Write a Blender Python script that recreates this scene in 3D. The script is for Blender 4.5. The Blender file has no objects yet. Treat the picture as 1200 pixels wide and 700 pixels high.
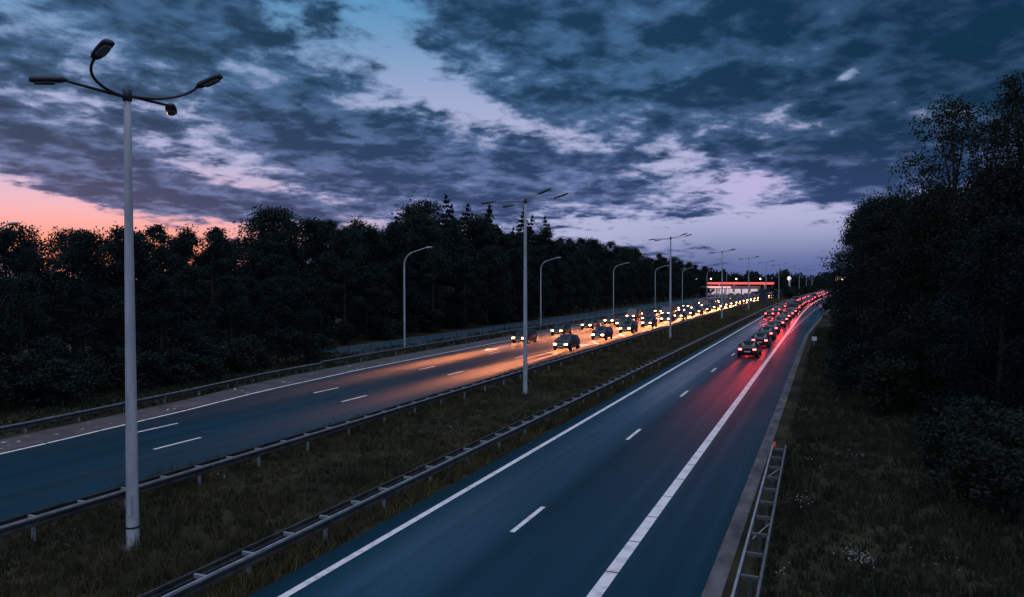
import bpy, bmesh, math, random
import numpy as np
from mathutils import Vector, Matrix

R = math.radians
SC = bpy.context.scene
COL = SC.collection

# ------------------------------------------------------------------ camera
YAW = 22.3          # degrees the camera is turned away from the road, towards the other carriageway
CAM_H = 7.15        # standing on an overpass
cam = bpy.data.cameras.new('camera')
cam.lens = 27.0; cam.sensor_width = 36.0
cam.clip_start = 0.1; cam.clip_end = 6000
co = bpy.data.objects.new('camera', cam); COL.objects.link(co)
co.location = (0, 0, CAM_H)
co.rotation_euler = (R(90 - 1.46), 0, R(YAW))
SC.camera = co

# ------------------------------------------------------------------ exposure
SC.view_settings.view_transform = 'Standard'
SC.view_settings.look = 'None'
SC.view_settings.exposure = 0.0
SC.view_settings.gamma = 1.0
SC.view_settings.use_curve_mapping = False
SC.cycles.use_denoising = True
SC.cycles.max_bounces = 6
SC.cycles.diffuse_bounces = 2
SC.cycles.glossy_bounces = 2
SC.cycles.transmission_bounces = 3
SC.cycles.sample_clamp_indirect = 3.0
SC.cycles.use_light_tree = True

def lin(r, g, b):
    f = lambda c: (c/255/12.92) if c/255 <= .04045 else ((c/255+.055)/1.055)**2.4
    return (f(r), f(g), f(b), 1.0)

# ------------------------------------------------------------------ sky (world)
SUN_AZ = 31.0 + YAW           # degrees left of the road direction
SUN_EL = 1.0
world = bpy.data.worlds.new('World'); SC.world = world
world.use_nodes = True
NT = world.node_tree; NT.nodes.clear()

class X:
    """A node socket with arithmetic."""
    def __init__(s, k): s.k = k
    @staticmethod
    def m(op, *a, clamp=False):
        n = NT.nodes.new('ShaderNodeMath'); n.operation = op; n.use_clamp = clamp
        for i, v in enumerate(a):
            if isinstance(v, X): NT.links.new(v.k, n.inputs[i])
            else: n.inputs[i].default_value = v
        return X(n.outputs[0])
    def __add__(s, o): return X.m('ADD', s, o)
    __radd__ = __add__
    def __sub__(s, o): return X.m('SUBTRACT', s, o)
    def __rsub__(s, o): return X.m('SUBTRACT', o, s)
    def __mul__(s, o): return X.m('MULTIPLY', s, o)
    __rmul__ = __mul__
    def __truediv__(s, o): return X.m('DIVIDE', s, o)

def smooth(x, a, b):
    n = NT.nodes.new('ShaderNodeMapRange'); n.interpolation_type = 'SMOOTHSTEP'
    NT.links.new(x.k, n.inputs[0])
    n.inputs[1].default_value = a; n.inputs[2].default_value = b
    n.inputs[3].default_value = 0; n.inputs[4].default_value = 1
    return X(n.outputs[0])
def mixc(f, a, b, mode='MIX'):
    n = NT.nodes.new('ShaderNodeMix'); n.data_type = 'RGBA'; n.blend_type = mode
    for i, v in ((0, f), (6, a), (7, b)):
        if isinstance(v, X): NT.links.new(v.k, n.inputs[i])
        else: n.inputs[i].default_value = v
    return X(n.outputs[2])
def comb(x, y, z):
    n = NT.nodes.new('ShaderNodeCombineXYZ')
    for i, v in enumerate((x, y, z)):
        if isinstance(v, X): NT.links.new(v.k, n.inputs[i])
        else: n.inputs[i].default_value = v
    return X(n.outputs[0])
def noise(v, scale, detail=6, rough=.55, dist=0.0, w=0.0):
    n = NT.nodes.new('ShaderNodeTexNoise'); n.noise_dimensions = '4D'
    NT.links.new(v.k, n.inputs['Vector'])
    n.inputs['Scale'].default_value = scale; n.inputs['Detail'].default_value = detail
    n.inputs['Roughness'].default_value = rough; n.inputs['Distortion'].default_value = dist
    n.inputs['W'].default_value = w
    return X(n.outputs['Fac'])

tc = NT.nodes.new('ShaderNodeTexCoord')
sep = NT.nodes.new('ShaderNodeSeparateXYZ'); NT.links.new(tc.outputs['Generated'], sep.inputs[0])
dx, dy, dz = (X(sep.outputs[i]) for i in range(3))
ct, st = math.cos(R(YAW)), math.sin(R(YAW))
lx = dx*ct + dy*st
lf = dy*ct - dx*st
AZ = X.m('ARCTAN2', lx, lf) * (180/math.pi)        # degrees right of the sight line
EL = X.m('ARCSINE', dz) * (180/math.pi)
up = X.m('MAXIMUM', dz, 0.0)
PX = lx/(up + .17); PY = lf/(up + .17)             # the flat cloud deck
deck = comb(PX*.82 + PY*.2, PY*.8 - PX*.25, 0.0)

def ae(px, py):
    """azimuth and elevation (degrees) of a sighting made with the survey camera"""
    x = (px-600)/900.0; y = (327-py)/900.0
    return math.degrees(math.atan(x)), math.degrees(math.atan(y/math.sqrt(1+x*x)))
def blob(px, py, rx, ry, rot=0.0):
    """soft spot, radii in degrees, turned by rot degrees (counter-clockwise)"""
    a, e = ae(px, py)
    c, s = math.cos(R(rot)), math.sin(R(rot))
    u = AZ - a; v = EL - e
    p = (u*c + v*s)*(1/rx); q = (v*c - u*s)*(1/ry)
    return X.m('EXPONENT', (p*p + q*q)*-1.0)

n_big = noise(deck, .9, 3, .5, .3, 1.7)
n_mid = noise(deck, 6.2, 6, .55, .25, 4.1)
n_fine = noise(deck, 13.0, 6, .58, .3, 2.2)

# cloud cover: noise plus where the deck is open or closed
cover = n_big*.22 + n_mid*.95 + n_fine*.74 - .385
gap = (blob(430, 40, 3.6, 2.6, -40)*.22 + blob(500, 100, 4.2, 1.7, -35)*.27 + blob(590, 142, 4.0, 1.0, -22)*.22 + blob(660, 158, 2.5, .6, -10)*.12
       + blob(285, 212, 2.6, .45, -4)*.20 + blob(215, 180, 4, 1.2, -20)*.12 + blob(335, 20, 2.5, 1.4, -30)*.14 + blob(440, 226, 1.6, .4, 0)*.18
       + blob(860, 216, 4.0, .8, 2)*.30 + blob(795, 184, 2.4, .8, -10)*.20 + blob(760, 200, 3, .8, 0)*.14 + blob(700, 262, 5, .6, -5)*.16
       + blob(988, 90, 1.0, .40, 28)*.28 + blob(960, 142, 1.2, .5, 10)*.05 + blob(1050, 150, .7, .25, 15)*.08 + blob(905, 72, .9, .5, 10)*.12 + blob(960, 180, 4, .35, 0)*.12
       + blob(0, 240, 9, 2.0, -18)*.50 + blob(90, 268, 8, 1.0, -10)*.42 + blob(300, 274, 5, .7, -6)*.30 + blob(390, 262, 6, .55, 0)*.16
       + blob(930, 285, 8, 3.2, 0)*.34 + blob(750, 275, 9, 1.0, 0)*.18 + blob(270, 75, 5, 1.8, 25)*.12 + blob(20, 10, 3, 1.2, 0)*.16 + blob(130, 50, 3, 1.2, 35)*.10)
shut = (blob(1080, 60, 14, 5, 0)*.26 + blob(150, 20, 9, 3, 5)*.13 + blob(1000, 175, 6, 1.3, 0)*.16 + blob(330, 130, 9, 2.6, -28)*.17
        + blob(540, 200, 12, 1.8, -6)*.17 + blob(280, 243, 7, .8, -5)*.22 + blob(720, 70, 9, 4, 0)*.18 + blob(80, 180, 8, 1.5, -10)*.17 + blob(380, 170, 8, 1.5, -15)*.08
        + blob(680, 195, 5, 1.0, -5)*.10 + blob(1060, 200, 7, 1.5, 3)*.46 + blob(230, 238, 8, 1.0, -4)*.22 + blob(60, 205, 5, .8, -10)*.14)
dens = cover - gap + shut
CL = smooth(dens, .35, .61)                        # 0 open sky .. 1 thick cloud

# clear sky behind the clouds
t_el = smooth(EL, 9.0, 20.0)
clear = mixc(t_el, lin(176, 178, 214), lin(100, 150, 190))
clear = mixc(smooth(EL, 14, 30), clear, lin(70, 150, 200))
clear = mixc(smooth(AZ, 4.0, 15.0)*(1 - smooth(EL, .2, 5.0)), clear, lin(86, 102, 154))
clear = mixc(smooth(AZ, 10.0, 18.0)*(blob(870, 212, 9, 1.8, 0)), clear, lin(188, 178, 220))
west = smooth(AZ, -4.0, -26.0)
clear = mixc(west*(1 - smooth(EL, 4.0, 9.0)), clear, lin(236, 186, 202))
clear = mixc(west*(1 - smooth(EL, 1.0, 6.2)), clear, lin(255, 146, 108))
clear = mixc(smooth(AZ, -33, -60)*(1-smooth(EL, 5, 16)), clear, lin(250, 150, 120))

# the clouds themselves: thick dark bellies, thin pale edges, lilac low down, petrol blue high up
lowhigh = smooth(EL, 4.0, 15.0)
dark = mixc(lowhigh, lin(42, 62, 104), lin(22, 54, 82))
lite = mixc(lowhigh, lin(100, 114, 162), lin(66, 102, 142))
east = smooth(AZ, 5.0, 28.0)*smooth(EL, 5.0, 12.0)
dark = mixc(east*.85, dark, lin(12, 44, 70))
lite = mixc(east*.8, lite, lin(40, 68, 100))
corner = blob(40, 20, 16, 6, 0)
dark = mixc(corner*.7, dark, lin(20, 58, 84))
tex = smooth(n_mid*.7 + n_fine*.45 + (dens - .62)*.40, .44, .76)
cloud = mixc(tex, lite, dark)
sky = mixc(CL, clear, cloud)
# higher up the deck is a darker petrol blue; straight overhead and behind the camera the unseen sky is brightened as fill light
sky = mixc(smooth(EL, 22.0, 34.0)*.9, sky, (0.010, 0.075, 0.135, 1))
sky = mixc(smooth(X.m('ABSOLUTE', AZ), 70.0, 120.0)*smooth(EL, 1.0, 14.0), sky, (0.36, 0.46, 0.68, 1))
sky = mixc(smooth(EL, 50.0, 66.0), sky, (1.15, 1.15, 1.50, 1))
# the physical sky adds its own blue and afterglow
nish = NT.nodes.new('ShaderNodeTexSky'); nish.sky_type = 'NISHITA'; nish.sun_disc = False
nish.sun_elevation = R(SUN_EL); nish.sun_rotation = R(-SUN_AZ); nish.air_density = 1.0; nish.dust_density = 1.0; nish.ozone_density = 3.0
bg1 = NT.nodes.new('ShaderNodeBackground'); NT.links.new(nish.outputs[0], bg1.inputs[0]); bg1.inputs[1].default_value = 0.01
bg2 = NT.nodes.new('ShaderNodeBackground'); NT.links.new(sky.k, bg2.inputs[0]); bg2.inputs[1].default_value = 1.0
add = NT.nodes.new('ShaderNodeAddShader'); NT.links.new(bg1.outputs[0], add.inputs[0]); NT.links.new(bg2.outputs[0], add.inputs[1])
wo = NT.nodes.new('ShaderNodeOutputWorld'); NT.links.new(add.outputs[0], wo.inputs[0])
world.cycles.sampling_method = 'MANUAL'; world.cycles.sample_map_resolution = 1024

# ------------------------------------------------------------------ sun (afterglow just above the horizon)
sl = bpy.data.lights.new('sun', 'SUN'); sl.energy = 0.35; sl.angle = R(12); sl.color = (1.0, .62, .5)
so = bpy.data.objects.new('sun', sl); COL.objects.link(so)
sd = Vector((-math.sin(R(SUN_AZ))*math.cos(R(3)), math.cos(R(SUN_AZ))*math.cos(R(3)), math.sin(R(3))))
so.rotation_euler = sd.to_track_quat('Z', 'Y').to_euler()

# ================================================================== helpers
def mat(name, col, rough=.6, spec=.5, metal=0.0, emit=None, estr=0.0):
    m = bpy.data.materials.new(name); m.use_nodes = True
    b = m.node_tree.nodes['Principled BSDF']
    b.inputs['Base Color'].default_value = (*col[:3], 1)
    b.inputs['Roughness'].default_value = rough
    b.inputs['Specular IOR Level'].default_value = spec
    b.inputs['Metallic'].default_value = metal
    if emit:
        b.inputs['Emission Color'].default_value = (*emit[:3], 1)
        b.inputs['Emission Strength'].default_value = estr
    return m
def vary(m, scale, c1, c2, detail=5, lo=.35, hi=.65, coord='Object', stretch=(1, 1, 1), bump=0.0, bscale=None, rough=None):
    """colour noise between c1 and c2 (and roughness between two values), with optional bump"""
    nt = m.node_tree; b = nt.nodes['Principled BSDF']
    t = nt.nodes.new('ShaderNodeTexCoord'); mp = nt.nodes.new('ShaderNodeMapping')
    mp.inputs['Scale'].default_value = stretch
    nt.links.new(t.outputs[coord], mp.inputs[0])
    n = nt.nodes.new('ShaderNodeTexNoise'); n.inputs['Scale'].default_value = scale; n.inputs['Detail'].default_value = detail
    n.inputs['Roughness'].default_value = .62
    nt.links.new(mp.outputs[0], n.inputs['Vector'])
    r = nt.nodes.new('ShaderNodeValToRGB')
    r.color_ramp.elements[0].position = lo; r.color_ramp.elements[0].color = (*c1[:3], 1)
    r.color_ramp.elements[1].position = hi; r.color_ramp.elements[1].color = (*c2[:3], 1)
    nt.links.new(n.outputs['Fac'], r.inputs[0]); nt.links.new(r.outputs[0], b.inputs['Base Color'])
    if rough:
        q = nt.nodes.new('ShaderNodeMapRange'); q.inputs[1].default_value = lo; q.inputs[2].default_value = hi
        q.inputs[3].default_value, q.inputs[4].default_value = rough
        nt.links.new(n.outputs['Fac'], q.inputs[0]); nt.links.new(q.outputs[0], b.inputs['Roughness'])
    if bump:
        n2 = nt.nodes.new('ShaderNodeTexNoise'); n2.inputs['Scale'].default_value = bscale or scale*4; n2.inputs['Detail'].default_value = 4
        nt.links.new(t.outputs[coord], n2.inputs['Vector'])
        bp = nt.nodes.new('ShaderNodeBump'); bp.inputs['Strength'].default_value = bump; bp.inputs['Distance'].default_value = .02
        nt.links.new(n2.outputs['Fac'], bp.inputs['Height']); nt.links.new(bp.outputs[0], b.inputs['Normal'])
    return m

def link(name, me, m=None, parent=None, loc=None):
    o = bpy.data.objects.new(name, me); COL.objects.link(o)
    if me is not None and m is not None:
        for q in (m if isinstance(m, (list, tuple)) else [m]): me.materials.append(q)
    if parent: o.parent = parent
    if loc is not None: o.location = loc
    return o
def tag(o, label=None, cat=None, group=None, kind=None):
    if label: o['label'] = label
    if cat: o['category'] = cat
    if group: o['group'] = group
    if kind: o['kind'] = kind
    return o
def thing(name, label, cat, loc=(0, 0, 0), rz=0.0, group=None):
    o = bpy.data.objects.new(name, None); COL.objects.link(o)
    o.location = loc; o.rotation_euler = (0, 0, rz); o.empty_display_size = .3
    return tag(o, label, cat, group)
def copy_tree(o, parent=None):
    c = o.copy(); COL.objects.link(c)
    if parent: c.parent = parent
    for ch in list(o.children): copy_tree(ch, c)
    return c

class MB:
    """collects shapes and builds them as ONE mesh"""
    def __init__(s): s.v = []; s.f = []; s.mi = []
    def add(s, vs, fs, mi=0):
        b = len(s.v); s.v += [tuple(v) for v in vs]
        s.f += [tuple(b+i for i in f) for f in fs]; s.mi += [mi]*len(fs); return s
    def box(s, x0, x1, y0, y1, z0, z1, mi=0, M=None):
        vs = [(x, y, z) for z in (z0, z1) for y in (y0, y1) for x in (x0, x1)]
        if M is not None: vs = [M @ Vector(v) for v in vs]
        return s.add(vs, [(0, 2, 3, 1), (4, 5, 7, 6), (0, 1, 5, 4), (2, 6, 7, 3), (0, 4, 6, 2), (1, 3, 7, 5)], mi)
    def tube(s, pts, rad, n=10, mi=0, cap=True, squash=None):
        pts = [Vector(p) for p in pts]
        if not hasattr(rad, '__len__'): rad = [rad]*len(pts)
        vs = []; up = None
        for i, p in enumerate(pts):
            t = (pts[min(i+1, len(pts)-1)] - pts[max(i-1, 0)]).normalized()
            if up is None: up = Vector((0, 0, 1)) if abs(t.z) < .9 else Vector((1, 0, 0))
            a = t.cross(up)
            if a.length < 1e-4: a = t.cross(Vector((0, 1, 0)))
            a.normalize(); b = a.cross(t).normalized(); up = b
            for k in range(n):
                q = 2*math.pi*k/n
                vs.append(p + (a*math.cos(q) + b*math.sin(q)*(squash or 1))*rad[i])
        fs = [(i*n+k, i*n+(k+1) % n, (i+1)*n+(k+1) % n, (i+1)*n+k) for i in range(len(pts)-1) for k in range(n)]
        if cap: fs += [tuple(range(n-1, -1, -1)), tuple((len(pts)-1)*n+k for k in range(n))]
        return s.add(vs, fs, mi)
    def strip(s, a, b, mi=0):
        """a band of quads between two point rows"""
        n = len(a)
        return s.add(list(a)+list(b), [(i, i+1, n+i+1, n+i) for i in range(n-1)], mi)
    def build(s, name, m=None, parent=None, smooth=False, loc=None):
        me = bpy.data.meshes.new(name); me.from_pydata(s.v, [], s.f); me.update()
        if len(set(s.mi)) > 1: me.polygons.foreach_set('material_index', s.mi)
        if smooth: me.polygons.foreach_set('use_smooth', [True]*len(me.polygons))
        return link(name, me, m, parent, loc)

def quads_mesh(name, q):
    """q: (n,4,3) array of quads -> mesh"""
    n = len(q); me = bpy.data.meshes.new(name)
    me.vertices.add(n*4); me.vertices.foreach_set('co', q.reshape(-1).astype(np.float32))
    me.loops.add(n*4); me.loops.foreach_set('vertex_index', np.arange(n*4, dtype=np.int32))
    me.polygons.add(n); me.polygons.foreach_set('loop_start', np.arange(0, n*4, 4, dtype=np.int32))
    me.update(calc_edges=True); return me

ONES = 'zeroth first second third fourth fifth sixth seventh eighth ninth tenth eleventh twelfth thirteenth fourteenth fifteenth sixteenth seventeenth eighteenth nineteenth'.split()
def nth(k):
    if k < 20: return ONES[k]
    if k == 100: return 'hundredth'
    if k > 100: return 'hundred-and-' + nth(k-100)
    t = k//10; w = {2: 'twent', 3: 'thirt', 4: 'fort', 5: 'fift', 6: 'sixt', 7: 'sevent', 8: 'eight', 9: 'ninet'}[t]
    return w + 'ieth' if k % 10 == 0 else w + 'y-' + ONES[k % 10]

def bend(y):
    """the whole road swings gently towards the right-hand wood far ahead"""
    if y <= 150: return 0.0
    if y <= 300: return 1.3e-4*(y-150)**2
    return 1.3e-4*150**2 + 2*1.3e-4*150*(y-300)
def stations(y0, y1, step=6.0):
    n = max(1, int(math.ceil((y1-y0)/step))); return [y0 + (y1-y0)*i/n for i in range(n+1)]
def lane(mb, xa, xb, y0, y1, z, step=6.0):
    fa = xa if callable(xa) else (lambda y: xa); fb = xb if callable(xb) else (lambda y: xb)
    ys = stations(y0, y1, step)
    return mb.strip([(fa(y)+bend(y), y, z) for y in ys][::-1], [(fb(y)+bend(y), y, z) for y in ys][::-1])

# ================================================================== materials
M = {}
M['ground'] = vary(mat('ground', (.03, .03, .02), .95, .1), .35, (.010, .013, .009), (.050, .046, .026), 9, .35, .68, bump=.6, bscale=6)
def asphalt(name, base, r0, r1, spec, worn=None):
    """tarmac: aggregate speckle, long wheel-track streaks, soft patches"""
    m = mat(name, base, .5, spec); nt = m.node_tree; b = nt.nodes['Principled BSDF']
    t = nt.nodes.new('ShaderNodeTexCoord')
    def nz(scale, st=(1, 1, 1), detail=4):
        mp = nt.nodes.new('ShaderNodeMapping'); mp.inputs['Scale'].default_value = st
        nt.links.new(t.outputs['Object'], mp.inputs[0])
        n = nt.nodes.new('ShaderNodeTexNoise'); n.inputs['Scale'].default_value = scale; n.inputs['Detail'].default_value = detail
        nt.links.new(mp.outputs[0], n.inputs['Vector']); return n.outputs['Fac']
    def ma(op, a, c):
        n = nt.nodes.new('ShaderNodeMath'); n.operation = op
        for i, v in enumerate((a, c)):
            if hasattr(v, 'is_linked'): nt.links.new(v, n.inputs[i])
            else: n.inputs[i].default_value = v
        return n.outputs[0]
    streak = nz(1.0, (1.6, .012, 1)); patch = nz(.12, (1, .4, 1)); grit = nz(38, detail=2)
    val = ma('ADD', ma('MULTIPLY', streak, .9), ma('ADD', ma('MULTIPLY', patch, .6), ma('MULTIPLY', grit, .5)))   # about 1.0
    r = nt.nodes.new('ShaderNodeValToRGB')
    r.color_ramp.elements[0].position = .0; r.color_ramp.elements[1].position = 1.0
    q = nt.nodes.new('ShaderNodeMapRange'); q.inputs[1].default_value = .72; q.inputs[2].default_value = 1.28
    nt.links.new(val, q.inputs[0]); nt.links.new(q.outputs[0], r.inputs[0])
    r.color_ramp.elements[0].color = (*[c*.50 for c in base], 1); r.color_ramp.elements[1].color = (*[c*1.65 for c in base], 1)
    nt.links.new(r.outputs[0], b.inputs['Base Color'])
    q2 = nt.nodes.new('ShaderNodeMapRange'); q2.inputs[1].default_value = .7; q2.inputs[2].default_value = 1.3
    q2.inputs[3].default_value = r1; q2.inputs[4].default_value = r0
    nt.links.new(val, q2.inputs[0]); nt.links.new(q2.outputs[0], b.inputs['Roughness'])
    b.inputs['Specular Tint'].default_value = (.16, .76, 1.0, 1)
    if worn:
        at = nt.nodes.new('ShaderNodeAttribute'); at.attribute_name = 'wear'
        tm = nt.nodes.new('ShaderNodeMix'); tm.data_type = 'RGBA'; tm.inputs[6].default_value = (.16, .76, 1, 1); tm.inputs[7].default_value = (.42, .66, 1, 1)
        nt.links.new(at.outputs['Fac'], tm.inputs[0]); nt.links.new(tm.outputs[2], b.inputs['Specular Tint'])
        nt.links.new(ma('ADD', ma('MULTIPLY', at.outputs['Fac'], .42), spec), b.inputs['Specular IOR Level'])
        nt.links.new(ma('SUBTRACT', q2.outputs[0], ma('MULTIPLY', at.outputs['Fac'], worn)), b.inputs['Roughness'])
    bp = nt.nodes.new('ShaderNodeBump'); bp.inputs['Strength'].default_value = .25; bp.inputs['Distance'].default_value = .006
    nt.links.new(grit, bp.inputs['Height']); nt.links.new(bp.outputs[0], b.inputs['Normal'])
    return m
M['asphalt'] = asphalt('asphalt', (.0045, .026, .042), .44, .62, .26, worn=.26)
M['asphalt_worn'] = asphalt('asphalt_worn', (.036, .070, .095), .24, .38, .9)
M['shoulder'] = vary(mat('shoulder', (.1, .1, .1), .8, .3), .7, (.045, .05, .055), (.10, .10, .11), 8, .35, .68)
M['paint'] = vary(mat('paint', (.7, .7, .7), .55, .4), 2.2, (.46, .46, .47), (.80, .80, .80), 8, .30, .52)
M['gutter'] = vary(mat('gutter', (.3, .3, .3), .8, .3), 1.6, (.04, .045, .05), (.15, .145, .155), 9, .34, .66, stretch=(1, .45, 1))
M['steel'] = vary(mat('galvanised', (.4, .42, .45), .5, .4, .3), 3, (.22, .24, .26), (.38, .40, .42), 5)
M['lit_edge_steel'] = vary(mat('lit_edge_galvanised', (.5, .5, .5), .5, .4, .2), 3, (.20, .22, .25), (.34, .36, .40), 5)  # rail lip colour, paler than the faces to paint the sky-lit edge
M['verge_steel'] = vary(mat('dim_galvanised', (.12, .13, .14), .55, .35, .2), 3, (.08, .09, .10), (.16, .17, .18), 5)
M['shaded_steel'] = vary(mat('shade_toned_steel', (.06, .06, .065), .7, .25, .1), 2.5, (.025, .028, .03), (.07, .07, .072), 6)  # rail faces darkened in colour to stand in for their shade
M['pole'] = vary(mat('pole_paint', (.6, .6, .6), .5, .4), 1.5, (.30, .32, .35), (.50, .51, .54), 6, stretch=(3, 3, .5))
M['dark_metal'] = mat('dark_metal', (.03, .036, .045), .5, .4)
M['lens'] = mat('lamp_glass', (.16, .15, .15), .2, .5)
M['trunk'] = vary(mat('bark', (.04, .035, .03), .9, .2), 6, (.02, .018, .016), (.06, .05, .042), 6)
M['rust'] = mat('black_mark', (.01, .01, .012), .7)
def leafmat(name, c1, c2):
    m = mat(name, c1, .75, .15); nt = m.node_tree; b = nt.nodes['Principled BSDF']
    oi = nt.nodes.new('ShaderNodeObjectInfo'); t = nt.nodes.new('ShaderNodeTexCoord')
    n = nt.nodes.new('ShaderNodeTexNoise'); n.inputs['Scale'].default_value = .55; n.inputs['Detail'].default_value = 4
    nt.links.new(t.outputs['Object'], n.inputs['Vector'])
    a = nt.nodes.new('ShaderNodeMath'); a.operation = 'MULTIPLY_ADD'; a.inputs[1].default_value = .5
    nt.links.new(oi.outputs['Random'], a.inputs[0]); nt.links.new(n.outputs['Fac'], a.inputs[2])
    r = nt.nodes.new('ShaderNodeValToRGB'); r.color_ramp.elements[0].position = .45; r.color_ramp.elements[1].position = 1.0
    r.color_ramp.elements[0].color = (*c1, 1); r.color_ramp.elements[1].color = (*c2, 1)
    nt.links.new(a.outputs[0], r.inputs[0]); nt.links.new(r.outputs[0], b.inputs['Base Color'])
    tr = nt.nodes.new('ShaderNodeBsdfTranslucent'); nt.links.new(r.outputs[0], tr.inputs[0])
    mx = nt.nodes.new('ShaderNodeMixShader'); mx.inputs[0].default_value = .25
    out = nt.nodes['Material Output']
    nt.links.new(b.outputs[0], mx.inputs[1]); nt.links.new(tr.outputs[0], mx.inputs[2]); nt.links.new(mx.outputs[0], out.inputs[0])
    return m
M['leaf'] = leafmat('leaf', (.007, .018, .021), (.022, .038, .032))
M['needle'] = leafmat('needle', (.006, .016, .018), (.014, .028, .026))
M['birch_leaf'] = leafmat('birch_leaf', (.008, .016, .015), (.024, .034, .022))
M['grass'] = leafmat('grass', (.030, .036, .020), (.150, .118, .055))
M['pale_grass'] = leafmat('pale_grass', (.050, .050, .024), (.240, .180, .085))  # paler blades for the farther stretch of the median
M['verge_grass'] = leafmat('verge_grass', (.010, .020, .014), (.040, .050, .028))
M['flower'] = mat('flower', (.17, .17, .16), .8)
M['litter'] = mat('litter', (.55, .55, .56), .7)

# ================================================================== the setting
struct = lambda o: tag(o, kind='structure')
gx, gy = 90, 120
g = MB()
rng = random.Random(3)
xs = [-2500, -900, -300] + [-200 + 4.0*i for i in range(0, 91)] + [260, 700, 2500]
ys = [-400, -80] + [-20 + 5.0*i for i in range(0, 125)] + [700, 1200, 3500]
def gz(x, y):
    xx = x - bend(y)
    if -50 < xx < -1.0: return 0.0
    k = min(1, (xx+1)/14) if xx > -1 else min(1, (-50-xx)/20)
    return k*(.25*math.sin(x*.31+1)*math.sin(y*.23) + .12*math.sin(x*.9)*math.cos(y*.7)) + (k*.5 if xx > 0 else 0)
vs = [(x, y, gz(x, y)) for y in ys for x in xs]
nx = len(xs)
g.add(vs, [(j*nx+i, j*nx+i+1, (j+1)*nx+i+1, (j+1)*nx+i) for j in range(len(ys)-1) for i in range(nx-1)])
struct(g.build('ground', M['ground'], smooth=True))

RE = lambda y: -2.55 + (0 if y < 105 else min(4.5, (y-105)*.03))     # outer edge of the near carriageway, widening into the exit lane
def smoothed(f): return f
def table(*pts):
    def f(y):
        if y <= pts[0][0]: return pts[0][1]
        for (a, b), (c, d) in zip(pts, pts[1:]):
            if y <= c:
                t = (y-a)/(c-a); t = t*t*(3-2*t)*.35 + t*.65
                return b + (d-b)*t
        return pts[-1][1]
    return f
OE = table((0, -30.2), (10, -30.4), (21, -31.1), (30, -31.95), (40, -33.25), (52, -33.95), (80, -34.1), (140, -33.5))   # lane that closes towards the overpass
OS = table((0, -33.2), (24, -34.0), (33, -34.9), (45, -36.6), (60, -37.0), (140, -36.6))
def road(cols, wear, y0, y1):
    ys = stations(y0, y1, 6.0); fs = [c if callable(c) else (lambda y, c=c: c) for c in cols]; k = len(fs)
    mb = MB().add([(f(y)+bend(y), y, .012) for y in ys for f in fs], [(j*k+i, j*k+i+1, (j+1)*k+i+1, (j+1)*k+i) for j in range(len(ys)-1) for i in range(k-1)])
    o = mb.build('road', M['asphalt']); a = o.data.attributes.new('wear', 'FLOAT', 'POINT')
    a.data.foreach_set('value', [w for _ in ys for w in wear]); return struct(o)
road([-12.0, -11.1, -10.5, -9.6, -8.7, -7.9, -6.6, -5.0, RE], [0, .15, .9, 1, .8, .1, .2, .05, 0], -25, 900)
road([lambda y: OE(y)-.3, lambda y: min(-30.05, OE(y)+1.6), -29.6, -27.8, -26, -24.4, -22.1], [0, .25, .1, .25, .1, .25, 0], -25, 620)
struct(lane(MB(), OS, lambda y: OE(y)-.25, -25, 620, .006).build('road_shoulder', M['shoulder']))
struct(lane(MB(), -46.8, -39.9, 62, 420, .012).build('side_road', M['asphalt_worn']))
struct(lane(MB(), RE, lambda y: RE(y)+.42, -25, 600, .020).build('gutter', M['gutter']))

# painted lines
struct(lane(MB(), -11.33, -11.12, -25, 800, .024).build('lane_marking', M['paint']))
mk = MB()      # edge line laid in blocks with thin drainage gaps
y = -10.0
while y < 145:
    lane(mk, -4.93, -4.62, y, y+2.28, .024); y += 2.34
lane(mk, -4.93, lambda y: -4.65, 145, 800, .024)
struct(mk.build('lane_marking', M['paint']))
mk = MB(); y = 104.0   # short blocks peeling off along the exit lane
while y < 300:
    xx = -4.6 + (y-104)*.022
    lane(mk, xx-.08, xx+.08, y, y+2.4, .024); y += 4.8
struct(mk.build('lane_marking', M['paint']))
mk = MB(); y = 19.85-13.45*2
while y < 420:
    lane(mk, -8.22, -8.07, y, y+2.6, .024); y += 13.45
struct(mk.build('lane_marking', M['paint']))
mk = MB(); y = -12.0
while y < 420:
    lane(mk, lambda q: OE(q)-.1, lambda q: OE(q)+.1, y, y+2.85, .024); y += 2.92
struct(mk.build('lane_marking', M['paint']))
for xx, y00 in ((-29.62, 26.1), (-26.0, 23.9)):
    mk = MB(); y = y00-13.45*2
    while y < 420:
        lane(mk, xx-.08, xx+.08, y, y+2.6, .024); y += 13.45
    struct(mk.build('lane_marking', M['paint']))
def arrow(x, y, dirs, z=.024):
    mb = MB()
    mb.add([(x-.12, y, z), (x+.12, y, z), (x+.12, y+4.2, z), (x-.12, y+4.2, z)], [(0, 1, 2, 3)])
    mb.add([(x, y-2.2, z), (x+.75, y, z), (x-.75, y, z)], [(0, 1, 2)])
    if dirs:
        mb.add([(x+.12, y+2.6, z), (x+.12, y+3.6, z), (x+1.3, y+1.4, z), (x+1.3, y+.4, z)], [(0, 3, 2, 1)])
    struct(mb.build('arrow_marking', M['paint']))
arrow(-31.4, 71.5, False); arrow(-24.3, 80, True); arrow(-24.3, 92, True)

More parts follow.
